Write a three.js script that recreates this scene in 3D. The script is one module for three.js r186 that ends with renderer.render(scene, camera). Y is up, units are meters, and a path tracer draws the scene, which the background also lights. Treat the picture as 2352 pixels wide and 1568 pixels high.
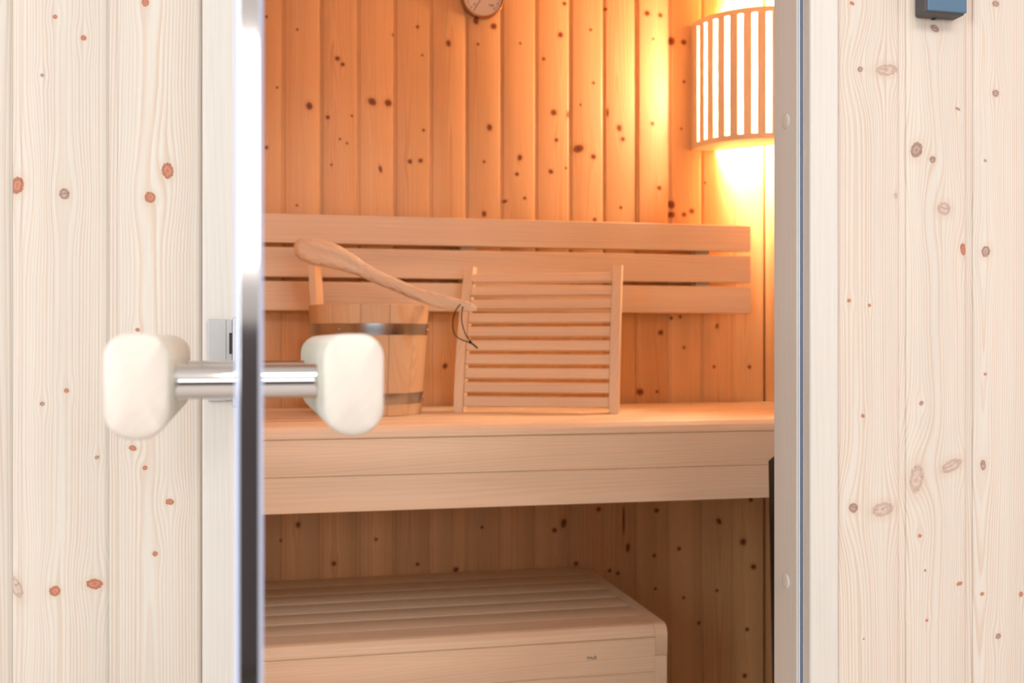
import * as THREE from 'three';
import { mergeGeometries, toCreasedNormals, mergeVertices } from 'three/addons/utils/BufferGeometryUtils.js';
import { RoundedBoxGeometry } from 'three/addons/geometries/RoundedBoxGeometry.js';
import { TextGeometry } from 'three/addons/geometries/TextGeometry.js';
import { FontLoader } from 'three/addons/loaders/FontLoader.js';
import { RectAreaLightUniformsLib } from 'three/addons/lights/RectAreaLightUniformsLib.js';

// ------------------------------------------------------------------ camera, sky, light, exposure
const scene = new THREE.Scene();
scene.background = new THREE.Color(0.9, 0.95, 1.0);          // pale overcast sky outside the window
const camera = new THREE.PerspectiveCamera(35.49, 1.5, 0.05, 30);
camera.position.set(0, 1.0, 0);
camera.rotation.y = -12.5 * Math.PI / 180;
camera.focus = 1.08;
camera.userData.fStop = 9;
const renderer = new THREE.WebGLRenderer({ antialias: true });
renderer.toneMapping = THREE.LinearToneMapping;
renderer.toneMappingExposure = 0.9;
renderer.shadowMap.enabled = true;
RectAreaLightUniformsLib.init();
const WINDOW = { x: 0.75, y: 1.585, z: 2.62, w: 2.5, h: 0.77 };
const SIDE = { x: -1.7, y: 1.45, z: 1.05, w: 1.7, h: 1.2 };       // window in the left wall of the room
const sidelight = new THREE.RectAreaLight(new THREE.Color(0.90, 0.96, 1.0), 13, SIDE.w - 0.1, SIDE.h - 0.08);
sidelight.name = 'side_window_daylight';
sidelight.position.set(SIDE.x + 0.05, SIDE.y, SIDE.z); sidelight.rotation.y = -Math.PI / 2;   // shines along +x
scene.add(sidelight);
const PANEL = { x: 0.75, y: 2.5, z: 0.85, w: 1.6, d: 0.9 };       // flat ceiling light in front of the sauna
const ceilingLight = new THREE.RectAreaLight(new THREE.Color(1.0, 0.97, 0.95), 10, PANEL.w - 0.06, PANEL.d - 0.06);
ceilingLight.name = 'ceiling_panel_light';
ceilingLight.position.set(PANEL.x, PANEL.y - 0.03, PANEL.z); ceilingLight.rotation.x = -Math.PI / 2;   // shines down
scene.add(ceilingLight);
const daylight = new THREE.RectAreaLight(new THREE.Color(1.0, 0.965, 0.95), 4.8, WINDOW.w - 0.1, WINDOW.h - 0.08);
daylight.name = 'window_daylight';
daylight.position.set(WINDOW.x, WINDOW.y, WINDOW.z - 0.05);   // shines along -z, into the room
scene.add(daylight);
const BULB = { color: new THREE.Color(1.0, 0.78, 0.54), intensity: 4.9 };

// ------------------------------------------------------------------ small tools
function rng(a) { return () => { a |= 0; a = a + 0x6D2B79F5 | 0; let t = Math.imul(a ^ a >>> 15, 1 | a); t = t + Math.imul(t ^ t >>> 7, 61 | t) ^ t; return ((t ^ t >>> 14) >>> 0) / 4294967296; }; }
function hash(x, y, s) { let h = Math.imul(x, 374761393) ^ Math.imul(y, 668265263) ^ Math.imul(s, 2246822519); h = Math.imul(h ^ h >>> 13, 1274126177); return ((h ^ h >>> 16) >>> 0) / 4294967296; }
function noise(x, y, s) {
  const xi = Math.floor(x), yi = Math.floor(y); let fx = x - xi, fy = y - yi;
  fx = fx * fx * (3 - 2 * fx); fy = fy * fy * (3 - 2 * fy);
  const a = hash(xi, yi, s), b = hash(xi + 1, yi, s), c = hash(xi, yi + 1, s), d = hash(xi + 1, yi + 1, s);
  return a + (b - a) * fx + (c - a) * fy + (a - b - c + d) * fx * fy;
}
const smooth = (a, b, x) => { const t = Math.min(1, Math.max(0, (x - a) / (b - a))); return t * t * (3 - 2 * t); };
const KNOT_TONES = [[[182, 112, 84], [132, 72, 52]], [[168, 138, 126], [112, 80, 70]], [[186, 160, 148], [132, 98, 86]], [[170, 98, 52], [104, 50, 24]]];

// One board of softwood: growth rings cut along the grain, knots where they stand. x across, y along, in metres.
function woodTexture(o) {
  const { W, H, wm, hm, y0 = 0, seed, early, late, ring = 0.0028, contrast = 1, knots = [], tone = 0.05, shrink = 1 } = o;
  const R = rng(seed), data = new Uint8Array(W * H * 4);
  const px = wm * (o.pith ?? (0.3 + 0.4 * R())), dep = o.depth ?? (0.004 + 0.012 * R()), amp = o.amp ?? 0.02;
  const ks = knots.map(k => ({ x: k[0] / 1000, y: k[1] / 1000 - y0, rx: k[2] / 1000 * shrink, ry: k[3] / 1000 * shrink, t: k[4] ?? 3, a: k[3] > 2.4 * k[2] ? 0 : (hash(k[0] | 0, k[1] | 0, seed) - 0.5) * 1.1 }));
  for (let j = 0; j < H; j++) {
    const y = (j + 0.5) / H * hm;
    const near = ks.filter(k => Math.abs(y - k.y) < 9 * Math.max(k.ry, k.rx) + 0.01);
    const p = px + 0.014 * (noise(y * 1.7, 3.1, seed) - 0.5), d = dep + amp * (noise(y * 1.5 + 7, 1.3, seed + 1) - 0.35);
    for (let i = 0; i < W; i++) {
      const x = (i + 0.5) / W * wm;
      let xs = x;
      for (const k of near) {
        const dx = x - k.x, dy = y - k.y, a = dx / (3.2 * k.rx), b = dy / (6.5 * k.ry), e = a * a + b * b;
        if (e < 5) xs -= dx * 0.75 * Math.exp(-e);
      }
      const wob = 0.0007 * (noise(x * 90, y * 5, seed + 2) - 0.5) + 0.0022 * (noise(x * 22, y * 1.6, seed + 3) - 0.5);
      const r = Math.hypot(xs - p, Math.max(0.0005, d + 0.5 * wob)) + wob;
      const t = r / ring + 0.7 * noise(r * 300, 0.5, seed + 4), fr = t - Math.floor(t);
      let g = smooth(0.25, 0.85, fr) * (1 - smooth(0.88, 1, fr)) * (0.45 + 0.55 * hash(Math.floor(t), 7, seed)) * contrast;
      g *= 0.65 + 0.5 * noise(x * 60, y * 3, seed + 5);
      const broad = tone * (noise(x * 25, y * 1.8, seed + 6) - 0.5) * 2, fibre = 0.035 * (noise(x * 1800, y * 22, seed + 8) - 0.5);
      const lum = 1 + broad + fibre, q = (j * W + i) * 4;
      let c0 = (early[0] + (late[0] - early[0]) * g) * lum, c1 = (early[1] + (late[1] - early[1]) * g) * lum, c2 = (early[2] + (late[2] - early[2]) * g) * lum;
      for (const k of near) {
        const ca = Math.cos(k.a), sa = Math.sin(k.a), ux = x - k.x, uy = y - k.y, dx = ux * ca + uy * sa, dy = -ux * sa + uy * ca;
        let e = Math.hypot(dx / k.rx, dy / k.ry);
        if (e > 2.6) continue;
        e += 0.22 * (noise(x * 700, y * 700, seed + 9) - 0.5);
        const T = KNOT_TONES[k.t], halo = (1 - smooth(1.0, 2.3, e)) * 0.28;
        c0 += (late[0] - c0) * halo; c1 += (late[1] - c1) * halo; c2 += (late[2] - c2) * halo;
        const inside = 1 - smooth(0.82, 1.12, e);
        if (inside > 0) {
          const rr = 0.5 + 0.5 * Math.sin(e * 9 + 3 * noise(x * 400, y * 400, seed + 10)), m = inside * (k.t === 2 ? 0.55 : 0.92);
          let w = Math.min(1, 0.55 * rr + 0.5 * smooth(0.72, 0.98, e));
          if (k.t >= 1 && k.t <= 2) w = Math.max(w, (1 - smooth(0.03, 0.12, Math.abs(dy / k.ry - 0.3 * noise(x * 300, y * 90, seed + 11)))) * smooth(0.35, 0.6, noise(x * 220, 4.4, seed + 12)));
          if (k.t === 3) w = Math.max(w, 1 - smooth(0.2, 0.75, e));
          c0 += (T[0][0] + (T[1][0] - T[0][0]) * w - c0) * m; c1 += (T[0][1] + (T[1][1] - T[0][1]) * w - c1) * m; c2 += (T[0][2] + (T[1][2] - T[0][2]) * w - c2) * m;
        }
      }
      data[q] = Math.min(255, c0); data[q + 1] = Math.min(255, c1); data[q + 2] = Math.min(255, c2); data[q + 3] = 255;
    }
  }
  const tex = new THREE.DataTexture(data, W, H, THREE.RGBAFormat);
  tex.colorSpace = THREE.SRGBColorSpace; tex.magFilter = THREE.LinearFilter; tex.minFilter = THREE.LinearFilter;
  tex.wrapS = tex.wrapT = THREE.MirroredRepeatWrapping; tex.needsUpdate = true;
  return tex;
}
const std = (o) => new THREE.MeshStandardMaterial(o);
const woodMat = (tex, roughness = 0.62) => std({ map: tex, roughness });

// Outline [a, b] (closed) swept along l from 0 to L; frame maps (a, b, l) to world axes; uv(a, b, l) in texture units.
function sweep(outline, L, frame, uv, crease = 0.5) {
  const pos = [], tex = [], n = outline.length, m = new THREE.Matrix4().makeBasis(...frame), flip = m.determinant() < 0;
  let area = 0; for (let i = 0; i < n; i++) { const p = outline[i], q = outline[(i + 1) % n]; area += p[0] * q[1] - q[0] * p[1]; }
  const pts = area < 0 ? outline.slice().reverse() : outline, v = new THREE.Vector3();
  const put = (a, b, l) => { v.set(a, b, l).applyMatrix4(m); pos.push(v.x, v.y, v.z); tex.push(...uv(a, b, l)); };
  const tri = (A, B, C) => { put(...A); if (flip) { put(...C); put(...B); } else { put(...B); put(...C); } };
  for (let i = 0; i < n; i++) {
    const [a0, b0] = pts[i], [a1, b1] = pts[(i + 1) % n];
    tri([a0, b0, 0], [a1, b1, 0], [a1, b1, L]); tri([a0, b0, 0], [a1, b1, L], [a0, b0, L]);
  }
  for (const [x, y, z] of THREE.ShapeUtils.triangulateShape(pts.map(p => new THREE.Vector2(...p)), [])) {
    tri([...pts[x], L], [...pts[y], L], [...pts[z], L]); tri([...pts[x], 0], [...pts[z], 0], [...pts[y], 0]);
  }
  const g = new THREE.BufferGeometry();
  g.setAttribute('position', new THREE.Float32BufferAttribute(pos, 3)); g.setAttribute('uv', new THREE.Float32BufferAttribute(tex, 2));
  return toCreasedNormals(g, crease);
}
// Rows of points (closed rings) joined into a skin, with caps.
function loft(rings, uvf, crease = 0.9) {
  const pos = [], tex = [], n = rings[0].length;
  const put = (p, i, k) => { pos.push(p.x, p.y, p.z); tex.push(...(uvf ? uvf(p, i, k) : [i / n, k / rings.length])); };
  for (let k = 0; k + 1 < rings.length; k++) for (let i = 0; i < n; i++) {
    const a = rings[k][i], b = rings[k][(i + 1) % n], c = rings[k + 1][(i + 1) % n], d = rings[k + 1][i];
    put(a, i, k); put(b, i + 1, k); put(c, i + 1, k + 1); put(a, i, k); put(c, i + 1, k + 1); put(d, i, k + 1);
  }
  for (const [k, s] of [[0, 1], [rings.length - 1, -1]]) {
    const mid = rings[k].reduce((t, p) => t.add(p), new THREE.Vector3()).divideScalar(n);
    for (let i = 0; i < n; i++) { const a = rings[k][i], b = rings[k][(i + 1) % n]; put(mid, i, k); if (s > 0) { put(b, i + 1, k); put(a, i, k); } else { put(a, i, k); put(b, i + 1, k); } }
  }
  const g = new THREE.BufferGeometry();
  g.setAttribute('position', new THREE.Float32BufferAttribute(pos, 3)); g.setAttribute('uv', new THREE.Float32BufferAttribute(tex, 2));
  return toCreasedNormals(g, crease);
}
const AX = { x: new THREE.Vector3(1, 0, 0), y: new THREE.Vector3(0, 1, 0), z: new THREE.Vector3(0, 0, 1) };
// Grain along one axis, in metres: textures for loose timber are 0.12 m across and 1.2 m along.
function grain(g, axis, off = 0) {
  const p = g.attributes.position, uv = [], c = { x: 0, y: 1, z: 2 }[axis];
  for (let i = 0; i < p.count; i++) { const q = [p.getX(i), p.getY(i), p.getZ(i)], v = q[c]; q[c] = 0; uv.push((q[0] + q[1] + q[2] + off * 0.37) / 0.12, (v + off) / 1.2); }
  g.setAttribute('uv', new THREE.Float32BufferAttribute(uv, 2));
  return g;
}
const box = (w, h, d, r = 0.002, s = 2) => new RoundedBoxGeometry(w, h, d, s, Math.min(r, w * 0.49, h * 0.49, d * 0.49));
const taken = {};
function numbered(n) { const k = taken[n] = (taken[n] ?? -1) + 1; return k ? n + '_' + String(k).padStart(3, '0') : n; }
function part(name, geo, mat, parent, x = 0, y = 0, z = 0) { const m = new THREE.Mesh(geo, mat); m.name = name; m.position.set(x, y, z); parent.add(m); return m; }
function thing(name, label, category, x = 0, y = 0, z = 0, group) {
  const o = new THREE.Group(); o.name = numbered(name); o.position.set(x, y, z); o.userData = { label, category };
  if (group) o.userData.group = group;
  scene.add(o); return o;
}
function struct(name, label) { const o = new THREE.Group(); o.name = name; o.userData = { kind: 'structure' }; if (label) o.userData.label = label; scene.add(o); return o; }
// a box given by its two corners
function span(name, mat, parent, x0, x1, y0, y1, z0, z1, r = 0.002, axis = 'y', off = 0) {
  return part(name, grain(box(Math.abs(x1 - x0), Math.abs(y1 - y0), Math.abs(z1 - z0), r), axis, off), mat, parent, (x0 + x1) / 2, (y0 + y1) / 2, (z0 + z1) / 2);
}

// knots of each board: [mm across, mm up, radius across, radius along, tone]
const BACK_KNOTS = {'-1': [[50, 1740, 4.2, 4.0], [74, 1580, 3.1, 3.0], [50, 1442, 5.2, 5.0], [83, 545, 4.2, 4.0]], 0: [[34, 1715, 3.1, 3.0], [61, 1541, 8.4, 10.0], [33, 1312, 3.1, 3.0], [36, 580, 6.3, 8.0]], 1: [[40, 1654, 6.3, 6.0], [52, 1641, 5.3, 5.0], [18, 1517, 5.3, 5.0], [73, 1523, 3.2, 3.0], [46, 1468, 3.2, 3.0], [62, 1459, 3.2, 3.0], [26, 1408, 3.2, 3.0], [32, 487, 6.3, 6.0]], 2: [[35, 1558, 11.7, 9.1], [72, 1557, 9.6, 9.2], [85, 1717, 4.3, 4.1], [54, 1402, 4.3, 10.2], [44, 539, 4.3, 4.1]], 3: [[56, 1739, 4.3, 4.1], [67, 1673, 3.2, 3.1], [70, 1497, 4.3, 4.1], [38, 1422, 6.4, 6.1], [63, 1425, 6.4, 6.1], [56, 477, 5.4, 5.1]], 4: [[44, 1705, 6.5, 9.3], [62, 460, 7.6, 7.2], [36, 942, 6.5, 8.2]], 5: [[30, 1707, 4.4, 4.1], [58, 1510, 7.6, 9.3], [45, 1428, 4.4, 4.1], [45, 1304, 6.5, 8.3], [25, 1761, 7.6, 9.3], [68, 1752, 8.7, 8.3], [40, 558, 4.4, 4.1]], 6: [[48, 1715, 3.3, 3.1], [47, 1441, 6.6, 8.4], [40, 1401, 5.5, 5.2], [10, 1335, 7.7, 4.2], [59, 1344, 4.4, 4.2]], 7: [[21, 1681, 4.4, 4.2], [73, 1818, 5.5, 5.3], [63, 1742, 7.7, 7.4], [46, 1553, 8.8, 8.4], [83, 1551, 5.5, 10.6], [53, 1487, 5.5, 5.3], [39, 1410, 6.6, 6.3], [77, 1420, 3.3, 3.2], [71, 560, 7.8, 12.7], [48, 544, 6.6, 6.3]], 8: [[54, 1759, 4.5, 4.2], [61, 1630, 4.5, 4.2], [28, 1575, 3.3, 3.2], [23, 1468, 15.5, 10.6], [61, 1450, 7.8, 7.4], [64, 1297, 5.6, 5.3], [74, 591, 6.7, 6.4], [17, 461, 6.7, 6.3]], 9: [[7, 1812, 4.5, 4.3], [12, 1559, 3.4, 12.8], [42, 1523, 7.8, 9.6], [51, 1496, 6.7, 6.4], [46, 1328, 4.5, 4.3], [38, 432, 5.6, 5.3], [17, 440, 5.6, 5.3], [64, 494, 6.7, 12.8], [53, 561, 3.4, 42.7]], 10: [[28, 1808, 7.9, 7.5], [63, 1806, 6.8, 6.5], [44, 1746, 3.4, 3.2], [42, 1537, 5.6, 5.4], [60, 1379, 6.8, 6.5], [53, 583, 6.8, 6.5], [47, 472, 5.6, 5.4], [50, 390, 4.5, 4.3], [64, 1022, 7.9, 7.5], [10, 876, 10.1, 9.6], [54, 876, 4.5, 4.3]], 11: [[7, 1744, 10.2, 11.9], [39, 1743, 8.0, 7.6], [40, 1645, 4.5, 4.3], [33, 1528, 3.4, 3.2], [7, 1339, 10.2, 11.9], [7, 1314, 11.3, 8.6], [40, 1315, 6.8, 6.5], [60, 1324, 8.0, 7.6], [27, 486, 5.7, 5.4], [79, 299, 5.7, 5.4], [39, 364, 4.5, 4.3], [30, 1061, 4.5, 4.3], [40, 985, 4.5, 4.3], [7, 1058, 4.5, 4.3]], 12: [[48, 550, 6.9, 9.8], [43, 377, 4.6, 4.4], [43, 1038, 4.6, 7.6], [35, 937, 4.6, 4.4], [11, 1396, 3.4, 3.3]], 13: [[28, 496, 9.2, 9.9], [56, 432, 8.1, 7.7], [49, 602, 6.9, 6.6], [39, 275, 5.8, 5.5], [32, 159, 6.9, 6.6], [45, 936, 5.8, 5.5], [8, 1436, 3.4, 3.3]]};
const FRONT_KNOTS = {0: [[3.8, 1145, 6.2, 8.1, 0], [45.4, 1138, 4.6, 5.3, 1], [37.0, 1303, 2.1, 2.0, 0], [62.2, 1285, 2.5, 2.5, 0], [26.0, 1248, 1.7, 1.6, 1], [47.3, 954, 2.1, 2.0, 0], [26.0, 942, 2.1, 2.0, 1], [74.2, 891, 2.1, 1.6, 1], [37.0, 767, 5.0, 4.9, 0], [71.9, 772, 7.5, 4.9, 0], [2.6, 772, 5.0, 11.3, 2]], 1: [[33.0, 1322, 3.3, 3.7, 0], [53.2, 1163, 5.4, 7.5, 0], [37.3, 1137, 5.0, 5.4, 0], [25.9, 1011, 2.1, 1.7, 0], [21.6, 899, 3.7, 2.5, 0], [32.6, 880, 2.1, 2.1, 0], [55.1, 847, 3.8, 2.9, 0], [41.7, 798, 2.5, 2.5, 0]], 10: [[67.9, 1301, 13.6, 6.3, 2], [35.4, 1300, 3.3, 2.9, 1], [25.4, 1372, 2.8, 1.9, 0], [21.7, 1045, 2.2, 1.9, 0], [46.6, 1040, 1.7, 1.9, 0], [38.6, 918, 2.2, 1.9, 0], [27.0, 817, 5.5, 5.3, 1], [63.1, 814, 13.6, 7.7, 2], [79.2, 1162, 2.3, 2.9, 2], [39.7, 672, 1.1, 1.0, 0]], 11: [[43.1, 1351, 5.9, 3.9, 1], [72.3, 1262, 3.0, 1.5, 1], [20.2, 1214, 7.0, 8.8, 1], [40.4, 1204, 4.1, 3.9, 1], [54.6, 1149, 8.3, 7.3, 2], [79.0, 1104, 3.6, 6.9, 0], [26.2, 931, 2.9, 2.4, 1], [20.2, 847, 8.7, 16.5, 2], [64.0, 860, 14.3, 6.4, 2], [24.5, 783, 2.3, 1.9, 0], [74.5, 727, 3.6, 2.0, 0], [33.2, 688, 1.8, 1.5, 0], [31.1, 744, 1.2, 1.5, 0]], 12: [[36.4, 1282, 4.3, 4.0, 1], [22.9, 1205, 1.8, 1.5, 1], [23.5, 1102, 5.5, 6.4, 1], [36.4, 1384, 4.3, 3.5, 1], [22.9, 963, 1.8, 1.5, 0], [20.1, 860, 3.7, 5.9, 1], [19.0, 714, 2.4, 2.0, 0], [39.8, 665, 3.7, 3.0, 1], [69.3, 711, 2.5, 3.0, 0]]};
// ladle: [x, y, z, half width, half thickness, hollow]
const LADLE = [[0.0385, 1.1919, -2.285, 0.0128, 0.004, 0], [0.0509, 1.1917, -2.28, 0.0219, 0.011, 0.0], [0.0775, 1.1859, -2.27, 0.0273, 0.016, 0.004], [0.1129, 1.1765, -2.258, 0.0264, 0.017, 0.0045], [0.1483, 1.1617, -2.247, 0.0209, 0.015, 0.004], [0.1791, 1.1452, -2.237, 0.0154, 0.011, 0.002], [0.2099, 1.1296, -2.228, 0.0136, 0.01, 0], [0.2492, 1.1122, -2.215, 0.0131, 0.009, 0], [0.2881, 1.0947, -2.2, 0.0131, 0.0085, 0.0], [0.3261, 1.0817, -2.18, 0.0144, 0.0085, 0.001], [0.3599, 1.0734, -2.165, 0.0125, 0.0085, 0.001], [0.3854, 1.0679, -2.155, 0.0103, 0.008, 0], [0.4017, 1.0633, -2.15, 0.0054, 0.005, 0]] ;
const CORD = {loop: [[0.3679, 1.0729, -2.148], [0.3567, 1.0584, -2.14], [0.3513, 1.0371, -2.14], [0.354, 1.0141, -2.14], [0.3638, 1.0035, -2.14], [0.3863, 0.9965, -2.14], [0.3773, 1.0124, -2.14], [0.371, 1.0319, -2.14], [0.3696, 1.0496, -2.142], [0.3737, 1.0676, -2.15]] , knot: [0.387, 0.9956, -2.139] , tail: [[0.387, 0.9956, -2.139], [0.395, 0.9894, -2.138], [0.4022, 0.9831, -2.138]] };

// ------------------------------------------------------------------ materials
const PINE_E = [198, 185, 174], PINE_L = [187, 157, 136];                 // outer cladding, pale planed spruce
const CABIN_E = [240, 195, 144], CABIN_L = [210, 140, 84];                // inner lining, matured by heat
const frontTex = {};
for (const k of [-1, 0, 1, 10, 11, 12]) frontTex[k] = woodTexture({ W: 256, H: 2048, wm: 0.0845, hm: 1.0, y0: 0.5, seed: 40 + k, early: PINE_E, late: PINE_L, contrast: 0.75, knots: FRONT_KNOTS[k] ?? [], pith: { '-1': 0.9, 0: 0.45, 1: 0.48, 10: 0.42, 11: 0.5, 12: 0.2 }[k], depth: 0.006, amp: 0.018, tone: 0.022 });
const frontMat = {}; for (const k in frontTex) frontMat[k] = woodMat(frontTex[k], 0.6);
const backMat = {};
for (let k = -1; k <= 13; k++) backMat[k] = woodMat(woodTexture({ W: 112, H: 2048, wm: 0.0851, hm: 2.0, seed: 90 + 3 * k, early: CABIN_E.map((c, i) => c * (1 + 0.05 * (hash(k + 9, i * 0, 5) - 0.5))), late: CABIN_L, ring: 0.0034, contrast: 0.42, shrink: 0.85, knots: BACK_KNOTS[k] ?? [], tone: 0.05 }), 0.5);
const aspenTex = [1, 2, 3].map(s => woodTexture({ W: 192, H: 1024, wm: 0.12, hm: 1.2, seed: 300 + s, early: [246, 224, 196], late: [235, 201, 166], ring: 0.005, contrast: 0.55, depth: 0.02, amp: 0.05, tone: 0.035 }));
const aspen = aspenTex.map(t => woodMat(t, 0.55));
const birchTex = woodTexture({ W: 192, H: 1024, wm: 0.12, hm: 1.2, seed: 411, early: [197, 187, 179], late: [190, 176, 164], ring: 0.0035, contrast: 0.35, depth: 0.03, amp: 0.02, tone: 0.02 });
const frameWood = woodMat(birchTex, 0.55);
const gripWood = woodMat(woodTexture({ W: 128, H: 512, wm: 0.12, hm: 1.2, seed: 97, early: [199, 184, 173], late: [194, 177, 163], ring: 0.004, contrast: 0.3, tone: 0.015 }), 0.5);
const bucketWood = [1, 2, 3].map(s => woodMat(woodTexture({ W: 128, H: 512, wm: 0.12, hm: 1.2, seed: 510 + s, early: [242 - 5 * s, 208 - 5 * s, 168 - 5 * s], late: [222, 172, 124], ring: 0.0022, contrast: 0.6, depth: 0.05, amp: 0.01, tone: 0.03 }), 0.55));
const steel = std({ color: 0xb4babf, metalness: 1, roughness: 0.26 });
const brushed = std({ color: 0xaaa6a4, metalness: 0.6, roughness: 0.45 });
const chrome = std({ color: 0xc2bdbb, metalness: 1, roughness: 0.06 });
const plaster = std({ color: new THREE.Color(0.80, 0.78, 0.76), roughness: 0.9 });
const darkGap = std({ color: 0x2b2522, roughness: 0.8 });
const black = std({ color: 0x17130f, roughness: 0.5, metalness: 0.3 });
const blackCord = std({ color: 0x120c08, roughness: 0.7 });
const charcoal = std({ color: 0x4b4546, roughness: 0.55 });

// ------------------------------------------------------------------ sauna cabin shell
const BACK = -2.495, RIGHT = 0.0147 + 14 * 0.0851, LEFT = 0.0147 - 6 * 0.0851, FRONT = -1.065, INNER = -1.145, TOP = 2.0;
function boardOutline(w, g, d) {       // a lap board: sunk shoulder on one side, eased edges
  return [[0, -0.012], [0, -d], [g, -d], [g + 0.0007, -0.0012], [g + 0.0022, -0.0002], [g + 0.004, 0], [w - 0.0042, 0], [w - 0.0024, -0.0005], [w - 0.0006, -0.0022], [w, -d], [w, -0.012]];
}
const backOutline = boardOutline(0.0851, 0.0055, 0.0032), frontOutline = boardOutline(0.0845, 0.0075, 0.003);
const backBoard = sweep(backOutline, TOP, [AX.x, AX.z, AX.y], (a, b, l) => [a / 0.0851, l / 2.0]);
const wallBack = struct('wall_back', 'back wall of the sauna lined with vertical knotty softwood boards');
part('wall_core', new THREE.BoxGeometry(RIGHT - LEFT + 0.24, TOP + 0.2, 0.06), backMat[3], wallBack, (RIGHT + LEFT) / 2, (TOP + 0.2) / 2, BACK - 0.05);
for (let k = -6; k <= 13; k++) {
  const m = part('board', backBoard, backMat[k < -1 ? k + 14 : k], wallBack, 0.0147 + k * 0.0851, 0, BACK + 0.0006 * (hash(k + 20, 3, 8) - 0.5));
  m.rotation.y = k === 10 ? 0.05 : k === 11 ? -0.022 : 0.012 * (hash(k + 20, 1, 7) - 0.5);
  if (k === 10) m.position.z += 0.0035;      // one cupped board stands a little proud
}
const wallRight = struct('wall_right', 'side wall of the sauna behind the corner lamp');
part('wall_core', new THREE.BoxGeometry(0.06, TOP + 0.2, 1.4), backMat[4], wallRight, RIGHT + 0.042, (TOP + 0.2) / 2, (BACK + INNER) / 2);
for (let k = 0; k < 16; k++) { const m = part('board', backBoard, backMat[(k * 5) % 13], wallRight, RIGHT, 0, BACK + k * 0.0851); m.rotation.y = -Math.PI / 2; }
const wallLeft = struct('wall_left', 'side wall of the sauna beside the bucket end of the benches');
part('wall_core', new THREE.BoxGeometry(0.06, TOP + 0.2, 1.4), backMat[2], wallLeft, LEFT - 0.042, (TOP + 0.2) / 2, (BACK + INNER) / 2);
for (let k = 0; k < 16; k++) { const m = part('board', backBoard, backMat[(k * 7) % 13], wallLeft, LEFT, 0, BACK + (k + 1) * 0.0851); m.rotation.y = Math.PI / 2; }
const ceilingIn = struct('ceiling', 'boarded ceiling of the sauna');
for (let k = 0; k < 16; k++) span('board', backMat[(k * 3) % 13], ceilingIn, LEFT, RIGHT, TOP, TOP + 0.03, BACK + k * 0.0851 + 0.002, BACK + (k + 1) * 0.0851, 0.002, 'x', k);
span('ceiling_core', backMat[1], ceilingIn, LEFT - 0.1, RIGHT + 0.1, TOP + 0.031, TOP + 0.1, BACK - 0.08, FRONT - 0.02);
const floorIn = struct('floor', 'pale tiled floor running from the room into the sauna');
part('floor_slab', new THREE.BoxGeometry(6.4, 0.1, 6.2), std({ color: new THREE.Color(0.60, 0.55, 0.51), roughness: 0.6 }), floorIn, 0.4, -0.05, 0.4);

for (let k = 0; k < 14; k++) span('floor_board', backMat[k % 13], floorIn, LEFT, RIGHT, 0, 0.025, BACK + k * 0.0955 + 0.003, BACK + (k + 1) * 0.0955 - 0.003, 0.003, 'x', k * 0.3);
// front wall: cladding outside, lining inside, door opening between
const DOOR_L = -0.022, DOOR_R = 0.5637, DOOR_TOP = 1.93;
const frontBoard = (k) => sweep(frontOutline, 2.5, [AX.x, AX.z, AX.y], (a, b, l) => [(k % 2 && k > 2 ? 1 - a / 0.0845 : a / 0.0845), l - 0.5 + (k > 2 ? 0.37 * k : 0)]);
const wallFront = struct('wall_front', 'outside of the sauna clad in pale vertical knotty spruce boards');
for (let k = 0; k < 11; k++) part('board', frontBoard(k), frontMat[[1, 0, -1][k % 3]], wallFront, -0.1537 - k * 0.0845, 0, FRONT);
for (let k = 0; k < 13; k++) part('board', frontBoard(k), frontMat[[10, 11, 12][k % 3]], wallFront, 0.594 + k * 0.0845, 0, FRONT);
part('wall_core', new THREE.BoxGeometry(0.92, 2.5, 0.068), backMat[5], wallFront, -0.07 - 0.46, 1.25, -1.111);
part('wall_core', new THREE.BoxGeometry(1.06, 2.5, 0.068), backMat[6], wallFront, 0.595 + 0.53, 1.25, -1.111);
span('wall_core', backMat[7], wallFront, -0.07, 0.6, DOOR_TOP + 0.05, 2.5, -1.145, -1.077);
for (let k = 0; k < 8; k++) span('board', frontMat[[10, 0][k % 2]], wallFront, -0.0692 + k * 0.0836, -0.0692 + k * 0.0836 + 0.0815, DOOR_TOP + 0.052, 2.5, FRONT, -1.077);

// door frame
const trimL = struct('trim_1', 'smooth pale door frame post on the hinge side');
span('post', frameWood, trimL, -0.0688, DOOR_L, 0, DOOR_TOP, -1.0605, -1.1416, 0.003, 'y', 0.2);
const trimR = struct('trim_2', 'smooth pale door frame post on the latch side');
span('post', frameWood, trimR, 0.5668, 0.6012, 0, DOOR_TOP + 0.05, -1.0600, -1.0775, 0.0035, 'y', 0.5);
span('jamb', frameWood, trimR, DOOR_R, 0.5995, 0, DOOR_TOP, -1.0850, -1.1416, 0.0022, 'y', 0.8);
const sealGrey = std({ color: new THREE.Color(0.62, 0.65, 0.74), roughness: 0.45 }), sealBlue = std({ color: new THREE.Color(0.16, 0.18, 0.28), roughness: 0.35 });
span('seal_strip', sealGrey, trimR, 0.5692, 0.5940, 0, DOOR_TOP, -1.0795, -1.0848, 0.001);
part('seal_bead', new THREE.CylinderGeometry(0.0009, 0.0009, DOOR_TOP, 10), sealBlue, trimR, 0.5677, DOOR_TOP / 2, -1.0822);
part('seal_bead', new THREE.CylinderGeometry(0.0009, 0.0009, DOOR_TOP, 10), std({ color: new THREE.Color(0.62, 0.65, 0.78), roughness: 0.3 }), trimR, 0.5658, DOOR_TOP / 2, -1.0832);
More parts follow.
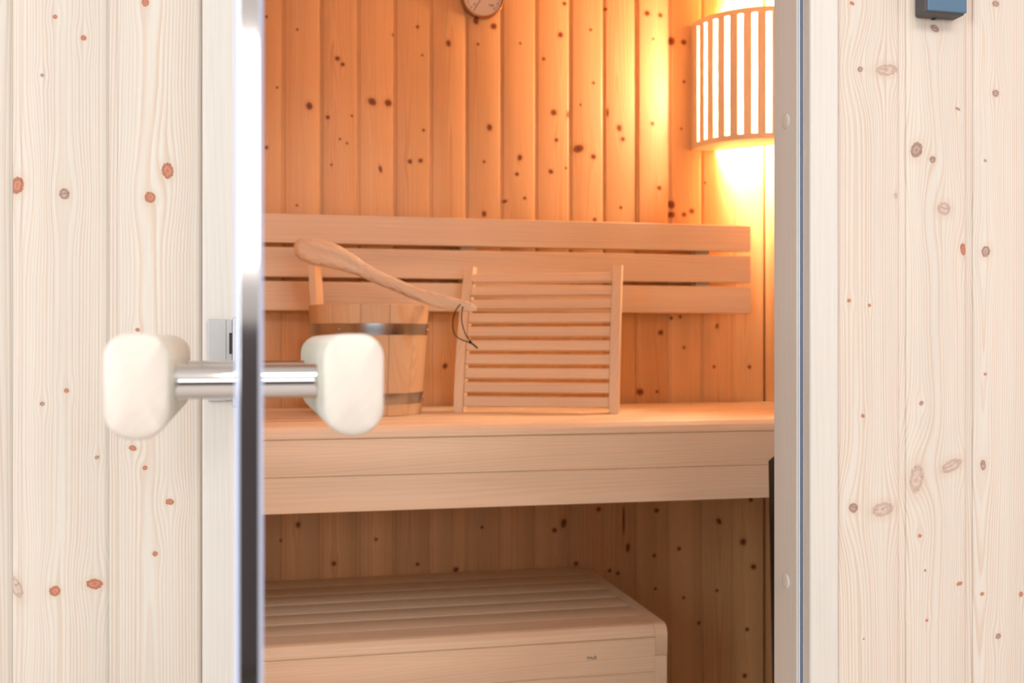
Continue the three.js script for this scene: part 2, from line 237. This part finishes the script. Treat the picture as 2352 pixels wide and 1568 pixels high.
for (const y of [1.249, 0.729, 0.16, 1.78]) {
  const plug = part('screw_plug', grain(new THREE.LatheGeometry([[0, 0.0016], [0.0055, 0.0015], [0.0078, 0.0010], [0.0088, 0], [0.0092, -0.002]].map(p => new THREE.Vector2(...p)), 28), 'x', y), frameWood, trimR, DOOR_R, y, -1.111);
  plug.rotation.z = Math.PI / 2;
}
const trimTop = struct('trim_3', 'smooth pale door frame head');
span('head', frameWood, trimTop, -0.0688, 0.566, DOOR_TOP + 0.001, DOOR_TOP + 0.05, -1.0605, -1.1416, 0.003, 'x');

// ------------------------------------------------------------------ glass door, standing open towards the camera
{
  const d = struct('door_1', 'frameless glass sauna door standing open, seen along its polished edge, with pale wooden pull handles');
  d.position.set(-0.0277, 0, -1.03); d.rotation.y = -Math.atan2(0.63, 0.0183);
  const W = 0.63, T = 0.005, Y0 = 0.05, Y1 = 1.92;
  const pane = new THREE.MeshPhysicalMaterial({ color: 0xf4fbfa, transmission: 1, thickness: 0, roughness: 0.02, ior: 1.5 });
  part('pane', new THREE.BoxGeometry(W - 0.004, Y1 - Y0, 2 * T - 0.001), pane, d, (W - 0.004) / 2, (Y0 + Y1) / 2, 0);
  part('polished_edge', box(0.002, Y1 - Y0, 2 * T - 0.0026, 0.0004), std({ color: 0xcfc9c8, metalness: 1, roughness: 0.07 }), d, W - 0.001, (Y0 + Y1) / 2, 0);
  const arris = new THREE.MeshPhysicalMaterial({ color: new THREE.Color(0.40, 0.45, 0.62), roughness: 0.35, clearcoat: 0.5 });
  for (const s of [-1, 1]) part('ground_arris', sweep([[0, 0], [0.0022, 0], [0.0006, 0.0013], [0, 0.0013]], Y1 - Y0, [AX.x, new THREE.Vector3(0, 0, s), AX.y], () => [0, 0]), arris, d, W - 0.0024, Y0, s * (T - 0.0013));
  // the pair of grips through the glass
  const outline = []; const hw = 0.0149, hh = 0.0248;
  for (const [cx, cy, r, a0] of [[1, 1, 0.0115, 0], [-1, 1, 0.0115, 90], [-1, -1, 0.0140, 180], [1, -1, 0.0140, 270]])
    for (let i = 0; i <= 8; i++) { const a = (a0 + i * 90 / 8) * Math.PI / 180; outline.push([cx * (hw - r) + r * Math.cos(a), cy * (hh - r) + r * Math.sin(a)]); }
  const gripLength = 0.202, soft = 0.003, rings = [];
  for (const [l, s] of [[0, soft], [0.0009, 0.0012], [soft, 0], [gripLength - soft, 0], [gripLength - 0.0009, 0.0012], [gripLength, soft]])
    rings.push(outline.map(([a, b]) => new THREE.Vector3(l, b * (1 - s / hh), a * (1 - s / hw))));
  const grip = grain(loft(rings, null, 0.7), 'x', 0.1), handle = new THREE.Group();
  handle.name = 'pull_handle'; handle.position.set(0.308, 0.979, 0); d.add(handle);
  for (const s of [-1, 1]) part('grip', grip, gripWood, handle, 0, 0, s * 0.0500);
  for (const x of [0.040, 0.160]) {
    const rod = part('rod', new THREE.CylinderGeometry(0.0087, 0.0087, 0.072, 40), chrome, handle, x, 0.0005, 0); rod.rotation.x = Math.PI / 2;
    for (const s of [-1, 1]) { const w = part('washer', new THREE.CylinderGeometry(0.0105, 0.0105, 0.0015, 40), chrome, handle, x, 0.0005, s * 0.0058); w.rotation.x = Math.PI / 2; }
  }
  // hinge: leaf on the frame post, clamp plates on the glass
  const hinge = new THREE.Group(); hinge.name = 'hinge'; d.add(hinge); hinge.rotation.y = -d.rotation.y;
  const inv = new THREE.Vector3(0.0277, 0, 1.03).applyAxisAngle(AX.y, -d.rotation.y); hinge.position.copy(inv);     // hinge parts below are given in room axes
  const zf = -1.0605;
  span('leaf', brushed, hinge, -0.0630, -0.0460, 0.9430, 1.0212, zf, zf + 0.0050, 0.0008);
  span('leaf', brushed, hinge, -0.0462, -0.0405, 0.9436, 1.0206, zf, zf + 0.0044, 0.0006);
  span('leaf', brushed, hinge, -0.0405, -0.0200, 0.9430, 1.0212, zf, zf + 0.0056, 0.0008);
  span('recess', darkGap, hinge, -0.0432, -0.0400, 0.9885, 1.0082, zf, zf + 0.0060, 0.0004);
  for (const y of [1.0075, 0.9890]) span('recess', darkGap, hinge, -0.0432, -0.0240, y - 0.0006, y + 0.0006, zf, zf + 0.0062, 0.0002);
  for (const s of [-1, 1]) part('clamp_plate', box(0.045, 0.080, 0.006, 0.0015), brushed, d, 0.034, 0.9815, s * (T + 0.0031));
}

// ------------------------------------------------------------------ benches
function noseOutline(depth, h, r) {    // z across (0 at the front), y up (0 at the top)
  const o = [[depth, 0], [depth, -h], [0.0012, -h], [0, -h + 0.0013]];
  for (let i = 0; i <= 8; i++) { const a = Math.PI - i * Math.PI / 16; o.push([r + r * Math.cos(a), -r + r * Math.sin(a)]); }
  return o;
}
function bench(root, x0, x1, top, front, rows, backTo, end) {
  const Z = new THREE.Vector3(0, 0, -1), L = x1 - x0, inset = end ? 0.0252 : 0;
  const sw = (name, o, mat, y, z, len, off) => { const g = sweep(o, len, [Z, AX.y, AX.x], () => [0, 0], 0.6); grain(g, 'x', off); return part(name, g, mat, root, x0, y, z); };
  sw('nose_rail', noseOutline(0.076, 0.0238, 0.0205), aspen[0], top, -front, L - inset, 0.3);
  let y = top - 0.0247, i = 0;
  for (const h of rows) {
    const o = [[0, -0.0013], [0.0013, 0], [0.024, 0], [0.024, -h + 0.0007], [0.0009, -h + 0.0007], [0, -h + 0.0016]];
    sw('fascia_board', o, aspen[(i + 1) % 3], y, -front, L - inset, 0.7 + 0.31 * i); y -= h; i++;
  }
  const slat = []; { const w = 0.0776, h = 0.024, r = 0.003; for (const [cx, cy, a0] of [[w - r, -r, 0], [r, -r, 90], [r, -h + r, 180], [w - r, -h + r, 270]]) for (let k = 0; k <= 3; k++) { const a = (a0 + k * 30) * Math.PI / 180; slat.push([cx + r * Math.cos(a), cy + r * Math.sin(a)]); } }
  for (let z = front + 0.0775, k = 0; z + 0.0776 < backTo + 0.004; z += 0.0781, k++) sw('seat_slat', slat, aspen[(k + 2) % 3], top - 0.0002, -z, L - inset, 0.13 + 0.47 * k);
}
const upperBench = thing('upper_bench', 'long upper sauna bench of pale wood carrying the bucket and the headrest', 'bench');
bench(upperBench, LEFT + 0.002, RIGHT - 0.002, 0.8494, 1.930, [0.0663, 0.0645], 2.488, false);
for (const x of [LEFT + 0.03, 0.35, RIGHT - 0.03]) span('bearer', aspen[1], upperBench, x - 0.022, x + 0.022, 0.775, 0.8245, -1.956, BACK + 0.004, 0.003, 'z');
const lowerBench = thing('lower_bench', 'lower sauna bench with rounded front edge and small printed mark', 'bench');
bench(lowerBench, LEFT + 0.002, 0.7385, 0.455, 1.945, [0.0662, 0.0660, 0.0660, 0.0660, 0.0660, 0.0742], 2.488, true);
{
  const Z = new THREE.Vector3(0, 0, -1), h0 = 0.059;
  const cap = [[0.534, -h0], [0.0006, -h0], [0, -h0 + 0.001]]; for (let i = 0; i <= 8; i++) { const a = Math.PI - i * Math.PI / 16; cap.push([0.0205 + 0.0205 * Math.cos(a), -0.0205 + 0.0205 * Math.sin(a)]); } cap.push([0.52, 0], [0.534, -0.012]);
  part('end_board', grain(sweep(cap, 0.0246, [Z, AX.y, AX.x], () => [0, 0], 0.6), 'z', 0.4), aspen[1], lowerBench, 0.7139, 0.455, -1.945);
  for (let i = 0; i < 4; i++) span('end_board', aspen[(i + 2) % 3], lowerBench, 0.7139, 0.7385, 0.455 - h0 - 0.0010 - i * 0.0923 - 0.0913, 0.455 - h0 - 0.0010 - i * 0.0923, -1.945, -2.479, 0.002, 'z', i);
  span('bearer', aspen[0], lowerBench, 0.662, 0.706, 0.385, 0.4305, -1.972, -2.478, 0.002, 'z');
  const font = await new FontLoader().loadAsync('fonts/droid/droid_sans_bold.typeface.json');
  const g = new TextGeometry('TYLÖ', { font, size: 0.0052, depth: 0.0003, curveSegments: 4 }); g.computeBoundingBox();
  const b = g.boundingBox; g.translate(-(b.min.x + b.max.x) / 2, 0, 0); g.scale(1.12, 1, 1);
  part('printed_mark', g, std({ color: 0x2a1a12, roughness: 0.7 }), lowerBench, 0.5862, 0.3965, -1.9451);
}
const backrest = thing('backrest', 'backrest of three horizontal pale boards on the sauna back wall', 'backrest');
[[0.2211, 0.2857], [0.1445, 0.2112], [0.0695, 0.1348]].forEach(([a, b], i) => span('backrest_board', aspen[i], backrest, LEFT + 0.02, 1.1446, 1 + a, 1 + b, -2.440, -2.462, 0.0025, 'x', 0.9 + i * 0.43));
for (const x of [-0.3, 0.440, 1.027]) span('batten', aspen[2], backrest, x - 0.018, x + 0.018, 1.073, 1.281, -2.462, BACK + 0.001, 0.002, 'y');

// ------------------------------------------------------------------ corner lamp
{
  const lamp = thing('corner_lamp', 'lit corner lamp behind a curved screen of upright wooden slats', 'lamp');
  const C = [1.182, 2.470], r = 0.173, off = RIGHT;
  const rim = (y) => {
    const s = new THREE.Shape(), W = RIGHT - 0.001, B = 2.494;
    s.moveTo(1.073, B); const aEnd = Math.PI + Math.asin((B - C[1]) / r), aStart = Math.acos((W - C[0]) / r);
    for (let i = 0; i <= 40; i++) { const a = aEnd + (aStart - aEnd) * i / 40; s.lineTo(C[0] + r * Math.cos(a), C[1] - r * Math.sin(a)); }
    s.lineTo(W, 2.361); s.closePath();
    const g = new THREE.ExtrudeGeometry(s, { depth: 0.012, bevelEnabled: true, bevelSize: 0.0012, bevelThickness: 0.001, bevelSegments: 2, curveSegments: 4 });
    g.rotateX(-Math.PI / 2);                                     // shape (x, depth) -> x, -depth; extruded upwards
    return part('rim', grain(g, 'x', y), aspen[1], lamp, 0, y + 0.001, 0);
  };
  rim(1.4755); rim(1.7712);
  for (const [deg, span_] of [[92, 6.9], [103, 6.9], [114, 6.9], [125, 6.9], [136, 6.9], [147, 6.9], [158, 7.3], [168.5, 7.4], [177.9, 5.6], [183.9, 8.0], [85.0, 5.0]]) {
    const a = deg * Math.PI / 180, ra = r - 0.0045;
    const m = part('slat', grain(box(span_ * Math.PI / 180 * r, 0.2825, 0.009, 0.0015), 'y', deg * 0.02), aspen[Math.round(deg) % 3], lamp, C[0] + ra * Math.cos(a), 1.6305, -(C[1] - ra * Math.sin(a)));
    m.rotation.y = Math.PI / 2 - a;
  }
  const glow = std({ color: 0xffffff, roughness: 0.4, emissive: new THREE.Color(1.0, 0.86, 0.66), emissiveIntensity: 6 });
  const bx = 1.108, by = 1.642, bz = -2.412;
  const base = part('lamp_base', new THREE.LatheGeometry([[0, 0.020], [0.040, 0.020], [0.048, 0.014], [0.050, 0]].map(p => new THREE.Vector2(...p)), 36), std({ color: 0xeeeae2, roughness: 0.4 }), lamp, bx, by, BACK + 0.001); base.rotation.x = Math.PI / 2;
  const dome = part('lamp_glass', new THREE.LatheGeometry([[0, 0.125], [0.014, 0.123], [0.028, 0.114], [0.037, 0.098], [0.041, 0.076], [0.042, 0.046], [0.040, 0.0205]].map(p => new THREE.Vector2(...p)), 36), glow, lamp, bx, by, BACK + 0.001); dome.rotation.x = Math.PI / 2;
  const light = new THREE.PointLight(BULB.color, BULB.intensity); light.position.set(bx, by, BACK + 0.080); light.shadow.radius = 1.6; light.name = 'bulb'; lamp.add(light);
}

// ------------------------------------------------------------------ thermometer
{
  const t = thing('thermometer', 'round dial thermometer with bright metal rim on the back wall', 'thermometer', 0.479, 1.816, BACK);
  const c = document.createElement('canvas'); c.width = c.height = 256; const x = c.getContext('2d');
  x.fillStyle = '#e9e4e0'; x.fillRect(0, 0, 256, 256); x.translate(128, 128); x.strokeStyle = '#3a302c'; x.fillStyle = '#3a302c';
  for (let i = 0; i <= 60; i++) { const a = (135 + i * 4.5) * Math.PI / 180, r0 = i % 5 ? 108 : 100; x.lineWidth = i % 5 ? 2 : 4; x.beginPath(); x.moveTo(r0 * Math.cos(a), r0 * Math.sin(a)); x.lineTo(116 * Math.cos(a), 116 * Math.sin(a)); x.stroke(); }
  x.font = 'bold 22px sans-serif'; x.textAlign = 'center'; x.textBaseline = 'middle';
  for (let i = 0; i <= 6; i++) { const a = (135 + i * 45) * Math.PI / 180; x.fillText(String(20 * i), 78 * Math.cos(a), 78 * Math.sin(a)); }
  const dialTex = new THREE.CanvasTexture(c); dialTex.colorSpace = THREE.SRGBColorSpace;
  const brass = std({ color: 0xb08a66, metalness: 1, roughness: 0.18 });
  const cas = part('case', new THREE.LatheGeometry([[0, 0], [0.0500, 0], [0.0512, 0.003], [0.0512, 0.017], [0.0502, 0.0205], [0.0480, 0.0215], [0.0462, 0.0195], [0.0455, 0.016]].map(p => new THREE.Vector2(...p)), 64), brass, t); cas.rotation.x = Math.PI / 2;
  part('dial', new THREE.CircleGeometry(0.0462, 64), std({ map: dialTex, roughness: 0.5 }), t, 0, 0, 0.0165);
  const hand = part('hand', box(0.0016, 0.050, 0.0008, 0.0003), std({ color: 0x5a3c30, roughness: 0.5 }), t, -0.0095, -0.014, 0.0182); hand.rotation.z = -0.55;
  const hub = part('hub', new THREE.CylinderGeometry(0.004, 0.004, 0.002, 20), brass, t, 0, 0, 0.0182); hub.rotation.x = Math.PI / 2;
}

// ------------------------------------------------------------------ bucket
const SEAT = 0.8494;
{
  const b = thing('wooden_bucket', 'wooden sauna bucket with two steel hoops and one tall stave handle', 'bucket', 0.1917, SEAT, -2.250);
  const H = 0.2256, rb = 0.1087, rt = 0.1251, N = 13, th = 0.013, rad = y => rb + (rt - rb) * y / H;
  const stave = (k, h) => {
    const rings = [], a0 = (k - 0.5) / N * 2 * Math.PI + 0.004, a1 = (k + 0.5) / N * 2 * Math.PI - 0.004, c = 0.0015;
    for (const [y, e] of [[0, c], [c, 0], [h - c, 0], [h, c]]) {
      const ro = rad(Math.min(y, H + 0.03)) - e, ri = ro - th + 2 * e, ring = [];
      for (let i = 0; i <= 6; i++) { const a = a0 + (a1 - a0) * i / 6, q = (i === 0 || i === 6) ? 0.0012 : 0; ring.push(new THREE.Vector3((ro - q) * Math.cos(a), y, -(ro - q) * Math.sin(a))); }
      for (let i = 4; i >= 0; i--) { const a = a0 + (a1 - a0) * i / 4; ring.push(new THREE.Vector3(ri * Math.cos(a), y, -ri * Math.sin(a))); }
      rings.push(ring);
    }
    return grain(loft(rings, null, 0.5), 'y', k * 0.21);
  };
  const turn = -0.105;                         // radians: puts the tall stave at the far end of the rim
  const body = new THREE.Group(); body.name = 'staves'; body.rotation.y = turn; b.add(body);
  for (let k = 0; k < N; k++) part('stave', stave(k, k === 6 ? 0.309 : H), bucketWood[(k * 2) % 3], body);
  part('bottom', grain(new THREE.CylinderGeometry(0.098, 0.096, 0.012, 40), 'x', 0.3), bucketWood[0], b, 0, 0.022, 0);
  for (const [y0, y1] of [[0.1640, 0.1868], [0.0240, 0.0462]]) {
    const g = new THREE.LatheGeometry([[rad(y0) + 0.0002, y0], [rad(y0) + 0.0014, y0 + 0.0003], [rad(y1) + 0.0014, y1 - 0.0003], [rad(y1) + 0.0002, y1]].map(p => new THREE.Vector2(...p)), 96);
    const hoop = part('hoop', g, steel, b);
    for (const a of [-2.16, -0.20]) { const y = (y0 + y1) / 2, q = rad(y) + 0.0016; part('rivet', new THREE.SphereGeometry(0.0028, 12, 8), chrome, hoop, q * Math.cos(a), y, -q * Math.sin(a)); }
  }
}

// ------------------------------------------------------------------ ladle lying across the bucket
{
  const l = thing('ladle', 'carved wooden ladle with black cord loop lying across the bucket', 'ladle', 0, 0.003, 0);
  const rows = LADLE, rings = [], pts = rows.map(q => new THREE.Vector3(q[0], q[1], q[2])), curve = new THREE.CatmullRomCurve3(pts), M = 44;
  const at = (j, t) => { const f = t * (rows.length - 1), i = Math.min(rows.length - 2, Math.floor(f)), s = f - i, e = s * s * (3 - 2 * s); return rows[i][j] + (rows[i + 1][j] - rows[i][j]) * e; };
  for (let m = 0; m <= M; m++) {
    const t = m / M, p = curve.getPoint(t), d = curve.getTangent(t), side = new THREE.Vector3(0, 0, 1).cross(d).normalize(), out = d.clone().cross(side).normalize();
    const w = at(3, t), k = at(4, t), ridge = at(5, t), ring = [];
    for (let i = 0; i < 40; i++) {
      const a = i / 40 * 2 * Math.PI, ca = Math.cos(a), sa = Math.sin(a);
      const s = w * Math.sign(ca) * Math.pow(Math.abs(ca), 0.85), lift = k * Math.sign(sa) * Math.pow(Math.abs(sa), 0.9) - (sa > 0 ? 1.7 * ridge * Math.exp(-Math.pow((ca + 0.1) / 0.22, 2)) : 0);
      ring.push(p.clone().addScaledVector(side, s).addScaledVector(out, lift));
    }
    rings.push(ring);
  }
  const g = loft(rings, null, 1.2); grain(g, 'x', 0.6);
  part('spoon', g, woodMat(aspenTex[0], 0.5), l);
  const tube = (q, r, n = 40) => new THREE.TubeGeometry(new THREE.CatmullRomCurve3(q.map(v => new THREE.Vector3(...v))), n, r, 8);
  const cord = part('cord', tube(CORD.loop, 0.0011, 70), blackCord, l);
  part('knot', new THREE.SphereGeometry(0.0034, 12, 10), blackCord, cord, ...CORD.knot);
  part('tail', tube(CORD.tail, 0.0018, 12), blackCord, cord);
}

// ------------------------------------------------------------------ slatted headrest
{
  const h = thing('slatted_headrest', 'slatted wooden headrest leaning on the bench beside the bucket', 'headrest', 0.534, SEAT, -2.186);
  h.rotation.y = -22 * Math.PI / 180;
  const lean = y => { const t = y / 0.315; return -(0.030 * t + 0.085 * t * t); }, slope = y => { const t = y / 0.315; return -(0.030 + 0.17 * t) / 0.315; };
  const o = [], n = 16, H = 0.319, d = 0.046;
  for (let i = 0; i <= n; i++) { const y = H * i / n; o.push([lean(y), y]); }
  for (let i = n; i >= 0; i--) { const y = H * i / n; o.push([lean(y) - d, y]); }
  for (const s of [-1, 1]) { const g = sweep(o, 0.0195, [AX.z, AX.y, AX.x], () => [0, 0], 0.35); part('side_rail', grain(g, 'y', s), aspen[s > 0 ? 0 : 1], h, s * 0.166 - 0.00975, 0, 0); }
  for (let i = 0; i < 10; i++) {
    const y = 0.0225 + i * 0.0302 * 0.985, m = part('slat', grain(box(0.312, 0.0222, 0.012, 0.0025), 'x', i * 0.33), aspen[i % 3], h, 0, y, lean(y) - 0.012);
    m.rotation.x = slope(y);
  }
}

// ------------------------------------------------------------------ heater behind the latch-side post
{
  const s = thing('sauna_heater', 'black sauna heater just showing behind the door post', 'heater', 0.98, 0.025, -1.47);
  const ring = (hx, hz, y) => { const c = 0.012; return [[hx, hz - c], [hx - c, hz], [-hx + c, hz], [-hx, hz - c], [-hx, -hz + c], [-hx + c, -hz], [hx - c, -hz], [hx, -hz + c]].map(([x, z]) => new THREE.Vector3(x, y, -z)); };
  part('body', loft([ring(0.168, 0.18, 0.12), ring(0.178, 0.185, 0.776), ring(0.166, 0.173, 0.791), ring(0.150, 0.155, 0.791), ring(0.146, 0.15, 0.715)], null, 0.3), black, s);
  for (const x of [-0.13, 0.13]) for (const z of [-0.14, 0.14]) part('leg', new THREE.CylinderGeometry(0.012, 0.016, 0.121, 12), black, s, x, 0.0605, z);
  const R = rng(5), stone = std({ color: 0x5d564f, roughness: 0.95 });
  for (let i = 0; i < 14; i++) { const g = new THREE.IcosahedronGeometry(0.036, 1), m = part('stone', g, stone, s, -0.1 + 0.066 * (i % 4), 0.72 + 0.012 * R(), -0.1 + 0.062 * Math.floor(i / 4)); m.rotation.set(R() * 3, R() * 3, R() * 3); m.scale.set(1, 0.75, 0.9); }
}

// ------------------------------------------------------------------ control box on the cladding
{
  const c = thing('control_box', 'small dark grey control box on the outer cladding', 'control box', 0.7207, 1.4, FRONT);
  part('housing', box(0.0500, 0.0790, 0.0215, 0.0035, 3), charcoal, c, 0, 0, 0.01085);
  part('front_cover', box(0.0485, 0.0770, 0.0030, 0.0014, 3), new THREE.MeshPhysicalMaterial({ color: new THREE.Color(0.045, 0.105, 0.175), roughness: 0.4, clearcoat: 0.3, clearcoatRoughness: 0.3 }), c, 0.0002, 0.0006, 0.0232);
  part('cable_notch', box(0.004, 0.003, 0.004, 0.0005), darkGap, c, -0.003, -0.0392, 0.004);
}

// ------------------------------------------------------------------ the room in front of the sauna, behind the camera
{
  const rear = struct('wall_rear', 'room wall with a wide window facing the sauna');
  const zr = 2.65, X0 = SIDE.x, X1 = 2.4, CH = 2.5, wl = WINDOW.x - WINDOW.w / 2, wr = WINDOW.x + WINDOW.w / 2, wb = WINDOW.y - WINDOW.h / 2, wt = WINDOW.y + WINDOW.h / 2;
  const bx = (m, p, x0, x1, y0, y1, z0, z1, n = 'wall_core') => part(n, new THREE.BoxGeometry(x1 - x0, y1 - y0, z1 - z0), m, p, (x0 + x1) / 2, (y0 + y1) / 2, (z0 + z1) / 2);
  const grey = std({ color: new THREE.Color(0.5, 0.48, 0.46), roughness: 0.9 });
  bx(grey, rear, X0, wl, 0, CH, zr, zr + 0.15); bx(grey, rear, wr, X1, 0, CH, zr, zr + 0.15); bx(grey, rear, wl, wr, 0, wb, zr, zr + 0.15); bx(grey, rear, wl, wr, wt, CH, zr, zr + 0.15);
  const win = struct('window_1', 'wide window behind the camera');
  const white = std({ color: 0xf2efea, roughness: 0.5 });
  span('window_frame', white, win, wl, wr, wb, wb + 0.04, zr, zr + 0.08); span('window_frame', white, win, wl, wr, wt - 0.04, wt, zr, zr + 0.08);
  span('window_frame', white, win, wl, wl + 0.05, wb, wt, zr, zr + 0.08); span('window_frame', white, win, wr - 0.05, wr, wb, wt, zr, zr + 0.08);
  bx(new THREE.MeshPhysicalMaterial({ color: 0xffffff, transmission: 1, thickness: 0, roughness: 0.02 }), win, wl + 0.05, wr - 0.05, wb + 0.04, wt - 0.04, zr + 0.04, zr + 0.046, 'pane');
  const ol = struct('wall_outer_left', 'white room wall with a window beside the sauna');
  const sy0 = SIDE.y - SIDE.h / 2, sy1 = SIDE.y + SIDE.h / 2, sz0 = SIDE.z - SIDE.w / 2, sz1 = SIDE.z + SIDE.w / 2;
  bx(plaster, ol, X0 - 0.15, X0, 0, CH, -1.2, sz0); bx(plaster, ol, X0 - 0.15, X0, 0, CH, sz1, zr + 0.15); bx(plaster, ol, X0 - 0.15, X0, 0, sy0, sz0, sz1); bx(plaster, ol, X0 - 0.15, X0, sy1, CH, sz0, sz1);
  bx(plaster, ol, X0 - 0.15, -0.98, 0, CH, -1.35, -1.077);
  const win2 = struct('window_2', 'white framed window in the side wall of the room');
  for (const [a0, a1, b0, b1] of [[sy0, sy0 + 0.04, sz0, sz1], [sy1 - 0.04, sy1, sz0, sz1], [sy0, sy1, sz0, sz0 + 0.05], [sy0, sy1, sz1 - 0.05, sz1]]) span('window_frame', white, win2, X0 - 0.08, X0, a0, a1, b0, b1);
  bx(new THREE.MeshPhysicalMaterial({ color: 0xffffff, transmission: 1, thickness: 0, roughness: 0.02 }), win2, X0 - 0.046, X0 - 0.04, sy0 + 0.04, sy1 - 0.04, sz0 + 0.05, sz1 - 0.05, 'pane');
  const cl = thing('ceiling_light', 'flat white ceiling light in front of the sauna door', 'ceiling light', PANEL.x, CH, PANEL.z);
  part('light_frame', box(PANEL.w, 0.02, PANEL.d, 0.004), white, cl, 0, -0.0105, 0);
  part('light_diffuser', box(PANEL.w - 0.06, 0.006, PANEL.d - 0.06, 0.001), std({ color: 0xffffff, emissive: new THREE.Color(1, 0.95, 0.9), emissiveIntensity: 2, roughness: 0.6 }), cl, 0, -0.0215, 0);
  const orr = struct('wall_outer_right', 'plain room wall'); bx(plaster, orr, X1, X1 + 0.15, 0, CH, -1.2, zr + 0.15); bx(plaster, orr, 1.64, X1 + 0.15, 0, CH, -1.35, -1.077);
  const oc = struct('ceiling_outer', 'plain white room ceiling'); bx(std({ color: new THREE.Color(0.82, 0.8, 0.78), roughness: 0.9 }), oc, X0 - 0.15, X1 + 0.15, CH, CH + 0.1, -1.35, zr + 0.15, 'ceiling_core');
  const sb = thing('sideboard', 'long dark sideboard below the window behind the camera', 'sideboard', 0.5, 0, 2.40);
  const dark = std({ color: new THREE.Color(0.035, 0.03, 0.032), roughness: 0.5 });
  part('body', box(2.6, 0.92, 0.42, 0.004), dark, sb, 0, 0.56, 0);
  part('top', box(2.64, 0.03, 0.45, 0.004), dark, sb, 0, 1.035, 0);
  for (let i = 0; i < 4; i++) { const dr = part('door', box(0.635, 0.86, 0.018, 0.003), dark, sb, -0.966 + i * 0.644, 0.56, -0.219); part('knob', new THREE.SphereGeometry(0.014, 14, 10), steel, dr, 0.26, 0.2, -0.02); }
  for (const x of [-1.2, 1.2]) for (const z of [-0.15, 0.15]) part('leg', new THREE.CylinderGeometry(0.02, 0.015, 0.101, 12), dark, sb, x, 0.0505, z);
}

scene.traverse(o => { if (o.isMesh) { o.castShadow = true; o.receiveShadow = true; } if (o.isPointLight) o.castShadow = true; });
renderer.render(scene, camera);
